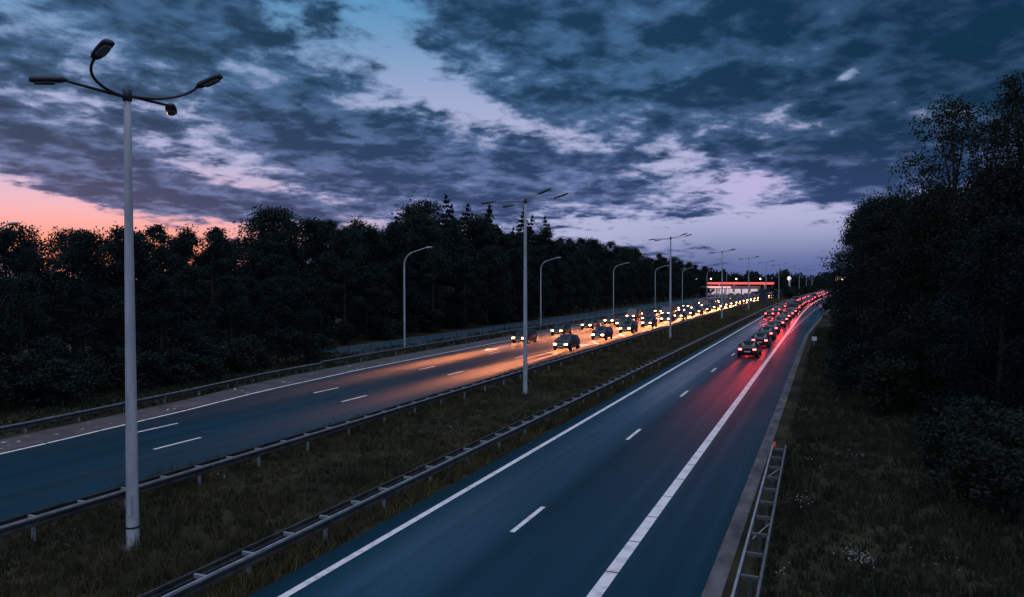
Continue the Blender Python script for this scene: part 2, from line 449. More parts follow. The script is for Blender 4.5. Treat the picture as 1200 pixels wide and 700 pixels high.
# ================================================================== guard rails
def rail(label, xf, y0, y1, double, step=1.5, nparts=60, width=.42, zt=.72, group='guard rails along the road', end=None):
    t = thing('guard_rail', label, 'guard rail', (xf(y0)+bend(y0), y0, 0), 0, group)
    o = lambda x, y, z: (x-xf(y0)-bend(y0), y-y0, z)
    ys = stations(y0, y1, 4.0)
    prof = [(-.012, -.12), (.03, -.10), (.03, -.05), (-.025, -.02), (-.025, .02), (.03, .05), (.03, .10), (-.012, .155)]
    def beam(off, sgn):
        mb = MB(); rows = [[o(xf(y)+bend(y)+off+sgn*px, y, zt-.16+pz) for y in ys] for px, pz in prof]
        rows2 = [[o(xf(y)+bend(y)+off+sgn*(px-.006), y, zt-.16+pz) for y in ys] for px, pz in prof]
        for a, b in zip(rows, rows[1:]): mb.strip(a, b)
        for a, b in zip(rows2, rows2[1:]): mb.strip(a, b)
        mb.strip(rows[0], rows2[0]); mb.strip(rows[-1], rows2[-1])
        bm_ = mb.build('beam', M['shaded_steel'], t)
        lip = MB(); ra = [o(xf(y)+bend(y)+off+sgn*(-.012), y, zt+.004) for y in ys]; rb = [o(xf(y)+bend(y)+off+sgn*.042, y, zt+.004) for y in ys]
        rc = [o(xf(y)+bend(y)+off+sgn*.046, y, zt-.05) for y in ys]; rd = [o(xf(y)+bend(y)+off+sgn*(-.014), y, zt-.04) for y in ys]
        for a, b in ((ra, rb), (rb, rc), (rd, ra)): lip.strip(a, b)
        lip.build('edge_tone_strip', (M['lit_edge_steel'] if sgn > 0 else M['shaded_steel']) if xf(y0) < -5 else (M['verge_steel'] if sgn > 0 else M['steel']), bm_)  # on the road rails the sky-lit lip is coloured pale, the rear one dark
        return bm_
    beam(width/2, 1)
    if double: beam(-width/2, -1)
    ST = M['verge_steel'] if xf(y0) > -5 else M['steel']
    y = y0 + .3; k = 0; restp = MB(); rests = MB(); pm = sm = None
    while y < y1 - .2:
        x = xf(y)+bend(y)
        if k < nparts:
            if pm is None:
                pm = MB().box(-.05, .05, -.035, .035, -.3, zt-.06).build('post', ST, t); p = pm
                sm = (MB().box(-width/2+.03, width/2-.04, -.035, .035, zt-.12, zt-.03) if double else MB().box(-.05, width/2-.04, -.04, .04, zt-.2, zt-.1)).build('spacer', ST, t); s = sm
            else:
                s = sm.copy(); COL.objects.link(s)
                if k % 2 == 0: p = pm.copy(); COL.objects.link(p)
            s.location = o(x, y, 0)
            if k % 2 == 0: p.location = o(x, y, 0)
        else:
            q = o(x, y, 0)
            if double: rests.box(q[0]-width/2+.03, q[0]+width/2-.04, q[1]-.035, q[1]+.035, zt-.12, zt-.03)
            if k % 2 == 0: restp.box(q[0]-.05, q[0]+.05, q[1]-.035, q[1]+.035, -.3, zt-.06)
        y += step; k += 1
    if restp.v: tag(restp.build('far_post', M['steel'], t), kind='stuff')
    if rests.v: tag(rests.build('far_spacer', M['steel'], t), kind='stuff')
    return t
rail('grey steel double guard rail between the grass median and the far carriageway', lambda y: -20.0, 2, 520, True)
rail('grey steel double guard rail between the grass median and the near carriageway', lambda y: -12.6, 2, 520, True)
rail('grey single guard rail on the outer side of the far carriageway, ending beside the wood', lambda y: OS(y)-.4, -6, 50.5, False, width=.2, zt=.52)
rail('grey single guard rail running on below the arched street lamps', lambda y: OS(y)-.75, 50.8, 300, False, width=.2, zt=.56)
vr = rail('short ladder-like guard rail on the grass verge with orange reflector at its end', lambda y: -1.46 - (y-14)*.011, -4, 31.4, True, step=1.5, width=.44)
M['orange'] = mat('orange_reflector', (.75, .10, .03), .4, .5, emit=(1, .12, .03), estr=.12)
rf = MB().box(-.045, .045, -.03, .03, 0, .18).build('reflector', M['orange'], vr); rf.location = (-.58, 35.42, .62)
# diagonal braces inside the near rail
for yy in (20.0, 26.5):
    MB().tube([(-.15-(yy+4)*.011, yy+4, .62), (.18-(yy+5.4)*.011, yy+5.4, .62)], .018, 6).build('brace', M['steel'], vr)

# ================================================================== street lamps
def lamp_head(parent, tip, d, L, W, droop, name='lamp_head'):
    """cobra-head luminaire starting at tip, pointing along plan direction d"""
    d = Vector((d[0], d[1], droop)).normalized(); side = d.cross(Vector((0, 0, 1))).normalized(); u = side.cross(d)
    mb = MB(); secs = [(-.08, .24, .28), (-.01, .30, .40), (.02, .62, .70), (.14, .88, .95), (.45, 1, 1), (.84, .98, .92), (.97, .88, .75), (1.0, .66, .45)]
    n = 10; vs = []
    for tt, w, h in secs:
        c = Vector(tip) + d*(tt*L)
        for k in range(n):
            a = 2*math.pi*k/n; cz = math.sin(a)
            vs.append(c + side*(math.cos(a)*W/2*w) + u*((cz*.11 if cz > 0 else cz*.055)*h*W/.3))
    fs = [(i*n+k, i*n+(k+1) % n, (i+1)*n+(k+1) % n, (i+1)*n+k) for i in range(len(secs)-1) for k in range(n)]
    fs += [tuple(range(n-1, -1, -1)), tuple((len(secs)-1)*n+k for k in range(n))]
    mb.add(vs, fs); h = mb.build(name, M['dark_metal'], parent, smooth=True)
    g = MB(); vs = []
    m2 = [(.30, .6), (.36, .8), (.6, .84), (.82, .66), (.88, .4)]
    for zz in (-.050, -.082):
        for tt, w in m2:
            c = Vector(tip) + d*(tt*L) + u*(zz*W/.3)
            vs += [c - side*(W*.5*w*(1 if zz > -.06 else .75)), c + side*(W*.5*w*(1 if zz > -.06 else .75))]
    k = len(m2); fs = []
    for i in range(k-1):
        b = 2*k
        fs += [(b+2*i, b+2*i+1, b+2*i+3, b+2*i+2), (2*i, 2*i+2, b+2*i+2, b+2*i), (2*i+1, b+2*i+1, b+2*i+3, 2*i+3)]
    fs += [(0, 2*k, 2*k+1, 1), (2*k-2, 2*k-1, 4*k-1, 4*k-2)]
    g.add(vs, fs); g.build('lens', M['lens'], h)
    return h

def four_arm(label, loc, H, A, Al, B, rise_r, rise_l, L, W, r0, r1, armr, band=False, group='four-armed lamp posts along the median'):
    t = thing('street_lamp', label, 'street lamp', loc, 0, group)
    zs = [-.3, 0, .5, 1.2, H*.25, H*.5, H*.75, H-.02, H]
    rr = [r0 + (r1-r0)*max(0, z)/H for z in zs]; rr[-1] = r1*.8
    MB().tube([(0, 0, z) for z in zs], rr, 20).build('pole', M['pole'], t, smooth=True)
    MB().tube([(0, 0, -.2), (0, 0, .05), (0, 0, .09)], [r0*1.75, r0*1.75, r0*1.5], 16).build('footing', M['gutter'], t)
    if band:
        MB().tube([(0, 0, .55), (0, 0, .60)], r0*1.02, 20).build('dark_band', M['rust'], t, smooth=True)
        # worn black number stencil on the shaft: three small blocks of strokes
        st = MB()
        for i in range(3):
            z0 = 1.42 - i*.15
            for (u0, u1, v0, v1) in ((-.5, .5, .0, .02), (-.5, -.3, .0, .09), (.1, .5, .045, .065), (-.5, .2, .085, .105)):
                a0 = -1.95 + u0*.22; a1 = -1.95 + u1*.22; rad = r0*.992
                st.add([(rad*math.cos(a), rad*math.sin(a), z0+v) for a, v in ((a0, v0), (a1, v0), (a1, v1), (a0, v1))], [(0, 1, 2, 3)])
        st.build('stencil', M['rust'], t)
        MB().box(-.055, .055, -.012, .0, -.28, .28).build('access_door', M['pole'], t).location = (.09, -r0*.97, 1.2)
    for sx, rise, AA in ((1, rise_r, A), (-1, rise_l, Al)):
        for sy in (-1, 1):
            pts = []
            for i in range(13):
                a = i/12*math.pi/2*.96
                s = i/12
                pts.append((sx*AA*(1-math.cos(a)), sy*B*math.sin(a), H - .10 + rise*s**1.8 + .03*(sy+1)))
            MB().tube(pts, [armr*(1-.25*i/12) for i in range(13)], 10).build('arm', M['dark_metal'] if band else M['steel'], t, smooth=True)
            d = Vector(pts[-1]) - Vector(pts[-2]); d.normalize()
            lamp_head(t, pts[-1], (d.x, d.y), L, W, .32 if sx > 0 else -.10)
    MB().tube([(0, 0, H-.2), (0, 0, H+.1), (0, 0, H+.12)], [r1*1.35, r1*1.35, r1*.6], 16).build('cap', M['dark_metal'], t, smooth=True)
    return t
four_arm('thick tapered lamp post with big curling dark arms and dark ring at its foot', (-17.0, 14.9, 0), 12.0, .86, .20, 1.62, .50, .08, .76, .32, .165, .085, .044, band=True)
proto = four_arm('slim pale lamp post with four thin arms, standing alone in mid median', (-17.2, 44.1, 0), 12.0, 1.45, 1.45, 1.5, .22, -.10, .92, .20, .15, .075, .032)
for i, (x, y) in enumerate([(-17.1, 91), (-17.2, 140), (-16.9, 186.5), (-16.2, 232), (-15.3, 279), (-13.6, 326), (-11.7, 373), (-9.8, 421), (-8, 470)]):
    c = copy_tree(proto); c.location = (x, y, 0)
    c['label'] = 'slim four-armed lamp post, %s along the median counting away from the overpass' % nth(i+3)

def arched(label, loc, H, reach, group='arched single lamp posts beside the far carriageway'):
    t = thing('street_lamp', label, 'street lamp', loc, 0, group)
    pts = [(0, 0, -.3), (0, 0, 0), (0, 0, 3), (0, 0, 6), (0, 0, H-1.9)]
    for i in range(1, 9):
        a = i/8*R(74); pts.append((1.35*(1-math.cos(a)), 0, H-1.9+1.35*math.sin(a)))
    e = pts[-1]; ax = Vector((math.sin(R(74)), 0, math.cos(R(74))))
    pts += [tuple(Vector(e)+ax*s) for s in (.5, 1.0, reach)]
    rr = [.10 - .055*i/(len(pts)-1) for i in range(len(pts))]
    MB().tube(pts, rr, 12).build('pole', M['pole'], t, smooth=True)
    h = lamp_head(t, pts[-1], (1, 0), .72, .26, .05); h.data.materials.clear(); h.data.materials.append(M['pole'])
    return t
ap = arched('single-armed arched lamp post behind the big trunk-like lamp post, cut by the frame', (-44.9, 29.2, 0), 10.4, 1.5)
ap['label'] = 'arched single lamp whose head just enters the frame before the wood'
for i, (x, y) in enumerate([(-39.0, 66.8), (-38.9, 106), (-38.5, 146), (-37.4, 180), (-36.6, 212), (-35.4, 250), (-34.0, 290)]):
    c = copy_tree(ap); c.location = (x, y, 0)
    c['label'] = 'arched pale single lamp post, %s in the row in front of the wood' % nth(i+1)
c = copy_tree(ap); c.location = (8.2, 205, 0); c.rotation_euler = (0, 0, math.pi); c['group'] = 'arched lamps on the verge'
c['label'] = 'arched lamp reaching out over the exit lane from the verge wood'

# ================================================================== trees
def leaf_quads(rs, cen, size, flat=.5, aspect=.55, drop=None):
    """rhombic leaves around centres; random facing"""
    n = len(cen)
    nrm = rs.normal(size=(n, 3)); nrm[:, 2] += flat*1.2; nrm /= np.linalg.norm(nrm, axis=1, keepdims=True)
    a = rs.normal(size=(n, 3))
    if drop is not None: a = a*(1-drop) + np.array([0, 0, -1.6])*drop
    a -= (a*nrm).sum(1, keepdims=True)*nrm; a /= np.linalg.norm(a, axis=1, keepdims=True)+1e-9
    b = np.cross(nrm, a); s = size*rs.uniform(.6, 1.4, size=(n, 1))
    return np.stack([cen-a*s*.5, cen+b*s*aspect*.5, cen+a*s*.5, cen-b*s*aspect*.5], axis=1)

def limb_mesh(rs, H, tips, r0, lean=(0, 0)):
    mb = MB()
    n = 7; pts = [(lean[0]*(i/n)**2+rs.normal()*.05*i/n, lean[1]*(i/n)**2+rs.normal()*.05*i/n, -.4+(H*.9+.4)*i/n) for i in range(n+1)]
    mb.tube(pts, [r0*(1-.88*i/n)*(1.35 if i == 0 else 1) for i in range(n+1)], 8)
    for t in tips:
        z0 = max(.12*H, min(t[2]*.72, H*.8)); k = z0/(H*.9)
        a = Vector((lean[0]*k*k, lean[1]*k*k, z0)); b = Vector(t)
        m = a.lerp(b, .5) + Vector((0, 0, .10*(b-a).length))
        r = r0*(1-.8*k)*.5
        mb.tube([a, m, b], [r, r*.6, r*.2], 5)
    return mb

def make_broad(seed, H, Rad, nlobes, nclump, per, leaf, low=.12, mname='leaf', hang=0.0, gappy=1.0):
    rs = np.random.RandomState(seed); lobes = []
    for i in range(nlobes):
        t = (i+.5)/nlobes; z = H*(low + (1-low)*(t**.85))*.97
        prof = math.sin(math.pi*min(1, .16+.84*t)**.9)**.7
        a = i*2.4 + rs.uniform(-.5, .5); r = Rad*prof*rs.uniform(.35, .78)
        lr = Rad*rs.uniform(.26, .44)*(1 - .35*t)
        lobes.append((np.array([r*math.cos(a), r*math.sin(a), min(z, H-lr*.75)]), lr))
    cs = []
    for c, lr in lobes:
        d = rs.normal(size=(nclump, 3)); d[:, 2] += .35; d /= np.linalg.norm(d, axis=1, keepdims=True)
        cs.append(c + d*lr*rs.uniform(.55, 1.12, size=(nclump, 1))*np.array([1, 1, .82]))
    # stray sprays breaking the outline
    k = max(6, nlobes); d = rs.normal(size=(k, 3)); d /= np.linalg.norm(d, axis=1, keepdims=True)
    base = np.array([lobes[i % nlobes][0] for i in range(k)]); lr = np.array([[lobes[i % nlobes][1]] for i in range(k)])
    cs.append(base + d*lr*rs.uniform(1.05, 1.28, size=(k, 1)))
    cs = np.concatenate(cs)
    cr = Rad*rs.uniform(.05, .135, size=(len(cs), 1))*gappy
    lv = np.repeat(cs, per, 0) + np.clip(rs.normal(size=(len(cs)*per, 3)), -1.5, 1.5)*np.repeat(cr, per, 0)*np.array([1, 1, .7])
    q = leaf_quads(rs, lv, leaf, .5)
    if hang:
        tips = cs[rs.choice(len(cs), int(len(cs)*.55), False)]; st = []
        for p in tips:
            L = rs.uniform(.6, 1.0)*hang; m = int(L*16)
            s = np.linspace(0, 1, m)[:, None]
            out = p[:2]/(np.linalg.norm(p[:2])+1e-6)
            st.append(p + np.concatenate([out[None, :]*.35*np.sqrt(s), -L*s**1.1], 1) + rs.normal(size=(m, 3))*.05)
        st = np.concatenate(st); st = st[st[:, 2] > .3]
        q = np.concatenate([q, leaf_quads(rs, st, leaf*.9, 0, .5, .6)])
    q[:, :, 2] = np.maximum(q[:, :, 2], .05)
    me = quads_mesh('crown', q)
    me.materials.append(M[mname])
    tm = limb_mesh(rs, H*.92, [tuple(c) for c, _ in lobes], .10+H*.012)
    return me, tm

def make_conifer(seed, H, Rad, levels, leaf, low=.05, power=1.0, mname='needle'):
    rs = np.random.RandomState(seed); cs = []; tips = []
    for i in range(levels):
        t = i/(levels-1); z = H*(low + (1-low)*t**.93)
        L = Rad*(1-t)**power + .12; k = max(4, int(9*(1-t*.5)))
        for j in range(k):
            a = rs.uniform(0, 6.283); Lj = L*rs.uniform(.62, 1.12)
            m = max(4, int(Lj*26)); s = rs.uniform(0.12, 1, size=(m, 1))
            dr = -.22*Lj*s**1.6 + .12*Lj*s
            w = .16*Lj*(1-s*.75)
            dirv = np.array([[math.cos(a), math.sin(a)]]); nrm = np.array([[-math.sin(a), math.cos(a)]])
            off = rs.normal(size=(m, 1))*w
            p = np.concatenate([dirv*s*Lj + nrm*off, z + dr + rs.normal(size=(m, 1))*.07 - np.abs(off)*.25], 1)
            cs.append(p)
    cs.append(np.concatenate([rs.normal(size=(14, 2))*.06, rs.uniform(H*.95, H*1.02, size=(14, 1))], 1))
    cs = np.concatenate(cs)
    me = quads_mesh('crown', leaf_quads(rs, cs, leaf, .8, .5)); me.materials.append(M[mname])
    return me, limb_mesh(rs, H*.98, [], .08+H*.011)

def tree_proto(name, kind, **kw):
    if kind == 'conifer': me, tm = make_conifer(**kw)
    else: me, tm = make_broad(**kw)
    root = bpy.data.objects.new(name, None); COL.objects.link(root)
    link('crown', me, None, root); tm.build('trunk', M['trunk'], root, smooth=True)
    return root
PR = {
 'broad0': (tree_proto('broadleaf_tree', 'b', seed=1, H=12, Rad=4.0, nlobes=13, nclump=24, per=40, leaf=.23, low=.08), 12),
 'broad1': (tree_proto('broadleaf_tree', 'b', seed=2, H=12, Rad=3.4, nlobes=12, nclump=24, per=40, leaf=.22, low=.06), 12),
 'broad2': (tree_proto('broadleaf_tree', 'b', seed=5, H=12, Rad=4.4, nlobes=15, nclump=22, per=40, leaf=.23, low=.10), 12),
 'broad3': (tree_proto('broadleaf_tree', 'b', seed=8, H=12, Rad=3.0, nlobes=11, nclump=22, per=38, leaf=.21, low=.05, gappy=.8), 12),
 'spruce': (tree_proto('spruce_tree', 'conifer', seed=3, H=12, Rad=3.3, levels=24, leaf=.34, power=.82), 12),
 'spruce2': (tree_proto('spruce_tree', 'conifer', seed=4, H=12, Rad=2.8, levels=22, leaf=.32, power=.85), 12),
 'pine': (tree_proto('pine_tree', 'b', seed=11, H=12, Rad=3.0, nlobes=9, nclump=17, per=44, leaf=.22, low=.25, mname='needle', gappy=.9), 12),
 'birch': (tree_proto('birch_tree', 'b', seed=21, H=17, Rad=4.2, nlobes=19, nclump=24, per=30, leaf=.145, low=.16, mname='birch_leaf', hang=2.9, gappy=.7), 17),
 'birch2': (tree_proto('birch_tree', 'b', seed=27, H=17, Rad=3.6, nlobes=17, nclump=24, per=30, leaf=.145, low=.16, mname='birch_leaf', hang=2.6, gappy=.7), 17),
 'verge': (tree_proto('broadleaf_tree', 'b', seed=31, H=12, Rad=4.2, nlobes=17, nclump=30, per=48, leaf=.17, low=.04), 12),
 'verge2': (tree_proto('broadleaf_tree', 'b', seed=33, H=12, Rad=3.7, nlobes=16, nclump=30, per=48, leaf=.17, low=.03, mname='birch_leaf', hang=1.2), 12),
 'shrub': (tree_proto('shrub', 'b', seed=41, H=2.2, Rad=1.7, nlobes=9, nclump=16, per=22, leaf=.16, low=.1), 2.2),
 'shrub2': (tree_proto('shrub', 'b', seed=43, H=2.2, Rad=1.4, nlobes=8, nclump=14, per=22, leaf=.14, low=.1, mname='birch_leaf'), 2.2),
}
used = set(); planted = []
def plant(kind, x, y, h, rz, wid=1.0):
    root, H0 = PR[kind]
    o = root if kind not in used else copy_tree(root)
    used.add(kind)
    s = h/H0; o.location = (x, y, gz(x, y)-.05); o.rotation_euler = (0, 0, rz); o.scale = (s*wid, s*wid, s)
    planted.append((kind, o)); return o

rng = random.Random(12)
def hleft(y):
    """height of the wood beside the far carriageway, from the stretch beside the overpass onwards"""
    pts = [(0, 10.6), (25, 10.8), (35, 10.8), (45, 12.0), (60, 11.8), (72, 13.6), (90, 15.8), (110, 17.6), (135, 17.8), (160, 17.0), (200, 17.4), (270, 15.5), (340, 13), (420, 12), (600, 12)]
    y = max(0, y)
    for (a, b), (c, d) in zip(pts, pts[1:]):
        if a <= y <= c: return b + (d-b)*(y-a)/(c-a)
    return 12
W1 = []
y = -12.0
while y < 400:
    h = hleft(y)
    xf = -43.5 if y < 42 else (-49.5 if y > 64 else -43.5 - (y-42)*.27)
    for row, (off, hk) in enumerate(((0, .68), (-4.5, .93), (-9.5, .97), (-14.5, .9))):
        if row >= 2 and y > 260 or row == 3 and y > 110: continue
        hh = h*hk*rng.uniform(.84, 1.08); yy = y + rng.uniform(-2, 2)
        x = xf + off + rng.uniform(-1.2, 1.2) + bend(yy)
        r = rng.random()
        k = rng.choice(['broad0', 'broad1', 'broad2', 'broad3']) if r < (.72 if y > 55 else .8) else ('pine' if r < (.88 if 95 < y < 190 else 1.1) else rng.choice(['spruce', 'spruce2']))
        if row == 0: k = rng.choice(['broad0', 'broad1', 'broad3', 'broad2'])
        plant(k, x, yy, hh, rng.uniform(0, 6.28), rng.uniform(.85, 1.15)*(1.15 if hh < 9 else 1))
    y += 4.6 if y < 150 else 6.2
# tall spruces breaking the skyline
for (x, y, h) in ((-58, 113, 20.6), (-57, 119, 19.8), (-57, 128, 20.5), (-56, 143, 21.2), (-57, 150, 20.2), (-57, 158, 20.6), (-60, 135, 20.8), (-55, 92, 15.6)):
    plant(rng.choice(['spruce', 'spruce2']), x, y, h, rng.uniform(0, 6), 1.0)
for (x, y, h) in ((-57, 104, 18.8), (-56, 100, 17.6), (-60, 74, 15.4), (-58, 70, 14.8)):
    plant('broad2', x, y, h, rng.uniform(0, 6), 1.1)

# wood on the near verge
for (x, y, h, k) in ((6.6, 50, 17.4, 'birch'), (10.2, 52, 18.4, 'birch2'), (14.0, 50, 17.0, 'birch'), (8.2, 44, 15.0, 'birch2'), (12.0, 42, 15.4, 'birch2'), (18, 54, 17.2, 'birch'),
                     (13, 58, 17.6, 'birch2'), (22, 50, 16.8, 'birch2')):
    plant(k, x, y, h, rng.uniform(0, 6.28), rng.uniform(.95, 1.1))
for (x, y, h) in ((7.0, 37, 9.6), (10.5, 33, 9.2), (8.2, 42, 12.0), (5.6, 49, 11.4), (12.5, 38, 11.8), (15.5, 35, 11.0), (9.5, 52, 13), (19, 40, 13.5), (4.4, 60, 12.6), (7.8, 63, 13.6), (14, 44, 13.5),
                  (4.2, 69, 13.6), (8.2, 75, 14.4), (3.9, 80, 14.6), (8.4, 88, 15.4), (4.3, 92, 15.2), (9.5, 101, 15.5), (4.8, 106, 15.2), (10.0, 114, 15.5), (6.6, 124, 14.0), (11, 134, 15.5),
                  (7.6, 140, 14), (9.0, 156, 15), (13, 150, 15.5), (10, 174, 15), (12, 192, 15), (13, 212, 15), (15, 235, 15), (17, 260, 15), (20, 290, 15), (23, 325, 15), (26, 360, 15), (30, 400, 15)):
    plant(rng.choice(['verge', 'verge2', 'verge2']), x + (-.3 if y < 58 else 0 if y < 96 else 1.5), y, h, rng.uniform(0, 6.28), rng.uniform(.9, 1.08))
# undergrowth shrubs
for i in range(26):
    y = 44 + i*2.9 + rng.uniform(-1, 1); plant(rng.choice(['shrub', 'shrub2']), rng.uniform(1.9, 3.2), y, rng.uniform(1.8, 3.4), rng.uniform(0, 6.28), 1.1)
for i in range(34):
    y = rng.uniform(14, 62); x = rng.uniform(4.2, 10) + max(0, (26-y)*.18)
    plant(rng.choice(['shrub', 'shrub2']), x, y, rng.uniform(1.0, 2.6), rng.uniform(0, 6.28), 1.15)
for i in range(40):
    y = rng.uniform(8, 120); x = (-40.5 if y < 60 else -48.2) + rng.uniform(-2.2, .6)
    plant(rng.choice(['shrub', 'shrub2']), x, y, rng.uniform(.9, 2.6), rng.uniform(0, 6.28), 1.2)
for i in range(30):
    plant(rng.choice(['shrub', 'shrub2']), -41.8 + rng.uniform(-1.6, .8), 4 + i*1.7, rng.uniform(1.6, 3.0), rng.uniform(0, 6.28), 1.25)
# shrubs filling the far end of the median
for i in range(34):
    y = 285 + i*6.4; x = rng.uniform(-19, -13.5) + bend(y)
    if y > 330: x = rng.uniform(-21, -13.5) + bend(y)
    plant(rng.choice(['shrub', 'shrub2']), x, y, rng.uniform(2.6, 4.2), rng.uniform(0, 6.28), 1.1)

words = {'broad': ('broadleaf_tree', 'broadleaf tree'), 'pine': ('pine_tree', 'pine'), 'spruc': ('spruce_tree', 'pointed spruce'), 'birch': ('birch_tree', 'drooping birch'),
         'verge': ('broadleaf_tree', 'leafy tree'), 'shrub': ('shrub', 'shrub')}
lists = {}
for kind, o in planted:
    kw = words[kind[:5]][1]; x, y = o.location.x, o.location.y
    az = math.atan2(x, y)
    if x < -30:
        row = '' if kw in ('shrub', 'pointed spruce', 'pine') else ('low ' if o.scale.z*12 < hleft(y)*.8 else 'tall ')
        key = (row + kw, 'in the wood across the road' if kw != 'shrub' else 'at the foot of the wood across the road')
    elif x > 2.5 and y < 500 and x > bend(y): key = ('dark ' + kw, 'on the near verge beside the exit lane')
    else: key = ('dark ' + kw, 'at the far end of the median')
    lists.setdefault(key, []).append((az, o, kw))
for (a, where), L in lists.items():
    L.sort(key=lambda t: t[0])
    for i, (az, o, kw) in enumerate(L):
        tag(o, '%s %s, %s from the left' % (a, where, nth(i+1)) if len(L) > 1 else a + ' ' + where, 'shrub' if kw == 'shrub' else 'tree', (kw + 's ' + where))

# the wood that closes the road far away: one mass
def mass(name, spots, per, leaf, seed, m):
    rs = np.random.RandomState(seed); c = []
    for (x, y, h, r) in spots:
        k = per; d = rs.normal(size=(k, 3)); d /= np.linalg.norm(d, axis=1, keepdims=True)
        p = d*np.array([r, r, h*.5])*rs.uniform(.75, 1.05, size=(k, 1))*(1+.18*np.sin(d[:, :1]*9)*np.cos(d[:, 2:]*8)); p += np.array([x, y, h*.5]); c.append(p)
    c = np.concatenate(c); c[:, 2] = np.maximum(c[:, 2], .1)
    o = link(name, quads_mesh(name, leaf_quads(rs, c, leaf, .4, .7)), m)
    return tag(o, kind='stuff')
spots = []
for i in range(120):
    y = rng.uniform(470, 760); spots.append((rng.uniform(-190, 6) + bend(y)*.6, y, rng.uniform(8, 13), rng.uniform(4, 6.5)))
for i in range(50):
    y = rng.uniform(520, 800); spots.append((rng.uniform(40, 130), y, rng.uniform(12, 16), rng.uniform(4, 6.5)))
mass('far_woods', spots, 520, 1.3, 5, M['leaf'])

# ================================================================== grass, flowers, litter
def tufts(name, n, xr, yr, hmin, hmax, seed, w=.022, m='grass', avoid=None, pw=1.6):
    rs = np.random.RandomState(seed)
    nt_ = n//7
    yy = yr[0] + (yr[1]-yr[0])*rs.uniform(0, 1, nt_)**pw
    xx = rs.uniform(xr[0], xr[1], nt_)
    hh = rs.uniform(hmin, hmax, nt_)*(.6+.8*(np.sin(xx*.7+yy*.21)*np.sin(yy*.37-xx*.3)*.5+.5))
    x = np.repeat(xx, 7)+rs.normal(size=nt_*7)*.07; y = np.repeat(yy, 7)+rs.normal(size=nt_*7)*.07; h = np.repeat(hh, 7)*rs.uniform(.6, 1.2, nt_*7)
    z = np.array([gz(a, b) for a, b in zip(x, y)])
    ang = rs.uniform(0, 6.283, len(x)); dx_, dy_ = np.cos(ang)*w, np.sin(ang)*w
    lx_, ly_ = rs.normal(size=len(x))*h*.35, rs.normal(size=len(x))*h*.35
    bnd = np.array([bend(b) for b in y]); x = x+bnd
    b0 = np.stack([x-dx_, y-dy_, z-.02], 1); b1 = np.stack([x+dx_, y+dy_, z-.02], 1)
    keep = np.array([not (OS(b)-.05 < a-bend(b) < -22.05) for a, b in zip(x, y)])
    t1 = np.stack([x+lx_+dx_*.25, y+ly_+dy_*.25, z+h], 1); t0 = np.stack([x+lx_-dx_*.25, y+ly_-dy_*.25, z+h*.97], 1)
    o = link(name, quads_mesh(name, np.stack([b0, b1, t1, t0], 1)[keep]), M[m])
    return tag(o, kind='stuff')
tufts('median_grass', 90000, (-22.0, -12.9), (9, 150), .10, .34, 1)
tufts('median_grass', 9000, (-12.9, -12.05), (9, 90), .08, .28, 2)
tufts('verge_grass', 70000, (-1.5, 5.5), (10, 120), .10, .38, 3, m='verge_grass')
tufts('verge_grass', 26000, (5.5, 14), (12, 50), .2, .6, 4, w=.03, m='verge_grass')
tufts('verge_grass', 22000, (-41.5, -34.6), (12, 110), .12, .5, 5, w=.03, m='verge_grass')
tufts('pale_grass', 42000, (-22.0, -12.3), (52, 300), .12, .36, 14, w=.034, m='pale_grass', pw=1.3)
tufts('rail_grass', 16000, (-22.1, -21.2), (6, 150), .08, .24, 8)
tufts('rail_grass', 16000, (-13.0, -12.05), (6, 150), .14, .42, 10)
def flowers(spots, seed):
    rs = np.random.RandomState(seed); c = []
    for (x, y, r, n) in spots:
        p = rs.normal(size=(n, 3))*np.array([r, r, .05]); p += np.array([x, y, .42+gz(x, y)]); c.append(p)
    c = np.concatenate(c)
    return tag(link('wildflowers', quads_mesh('wildflowers', leaf_quads(rs, c, .055, 2.0, .9)), M['flower']), kind='stuff')
flowers([(.75, 20.3, .20, 60), (.95, 20.0, .12, 30), (.95, 31.8, .3, 46), (-.9, 25.3, .25, 22), (-.6, 24.6, .2, 16), (-.85, 18.7, .2, 12), (.2, 29.8, .15, 10), (-.45, 30.5, .2, 8), (2.4, 20.6, .3, 14),
         (-15.2, 31, .5, 14), (-12.8, 25, .25, 10), (-16.3, 35, .8, 10), (-19.2, 20.5, .3, 8), (-15.0, 25.5, .8, 14), (-17, 52, 1.5, 14), (-12.7, 33, .3, 8)], 9)
rs = np.random.RandomState(77)
ly = rs.uniform(20, 62, 46); lp = np.stack([np.array([OE(q) for q in ly]) - rs.uniform(.3, 2.2, 46), ly, np.full(46, .035)], 1)
tag(link('litter', quads_mesh('litter', leaf_quads(rs, lp, .26, 9, .4)), M['litter']), kind='stuff')

# ================================================================== small roadside things
t = thing('marker_post', 'short post with small white plate on the near verge', 'marker post', (-1.2, 88, 0))
MB().box(-.04, .04, -.03, .03, -.2, .95).build('post', M['steel'], t)
M['white'] = mat('white_plate', (.8, .8, .8), .4, .5)
MB().box(-.24, .24, -.055, -.031, .55, 1.0).build('plate', M['white'], t)
t = thing('sign_post', 'slim grey pole with small round red and white disc beside the exit lane', 'sign post', (-.5, 136, 0))
MB().tube([(0, 0, -.3), (0, 0, 5.4)], .09, 10).build('pole', M['pole'], t, smooth=True)
M['sign_red'] = mat('sign_red', (.55, .03, .03), .35, .5)
def disc(x, y, z, r, th, n=24):
    mb = MB(); vs = [(x+r*math.cos(2*math.pi*k/n), yy, z+r*math.sin(2*math.pi*k/n)) for yy in (y, y+th) for k in range(n)]
    return mb.add(vs, [tuple(range(n)), tuple(range(2*n-1, n-1, -1))] + [(k, n+k, n+(k+1) % n, (k+1) % n) for k in range(n)])
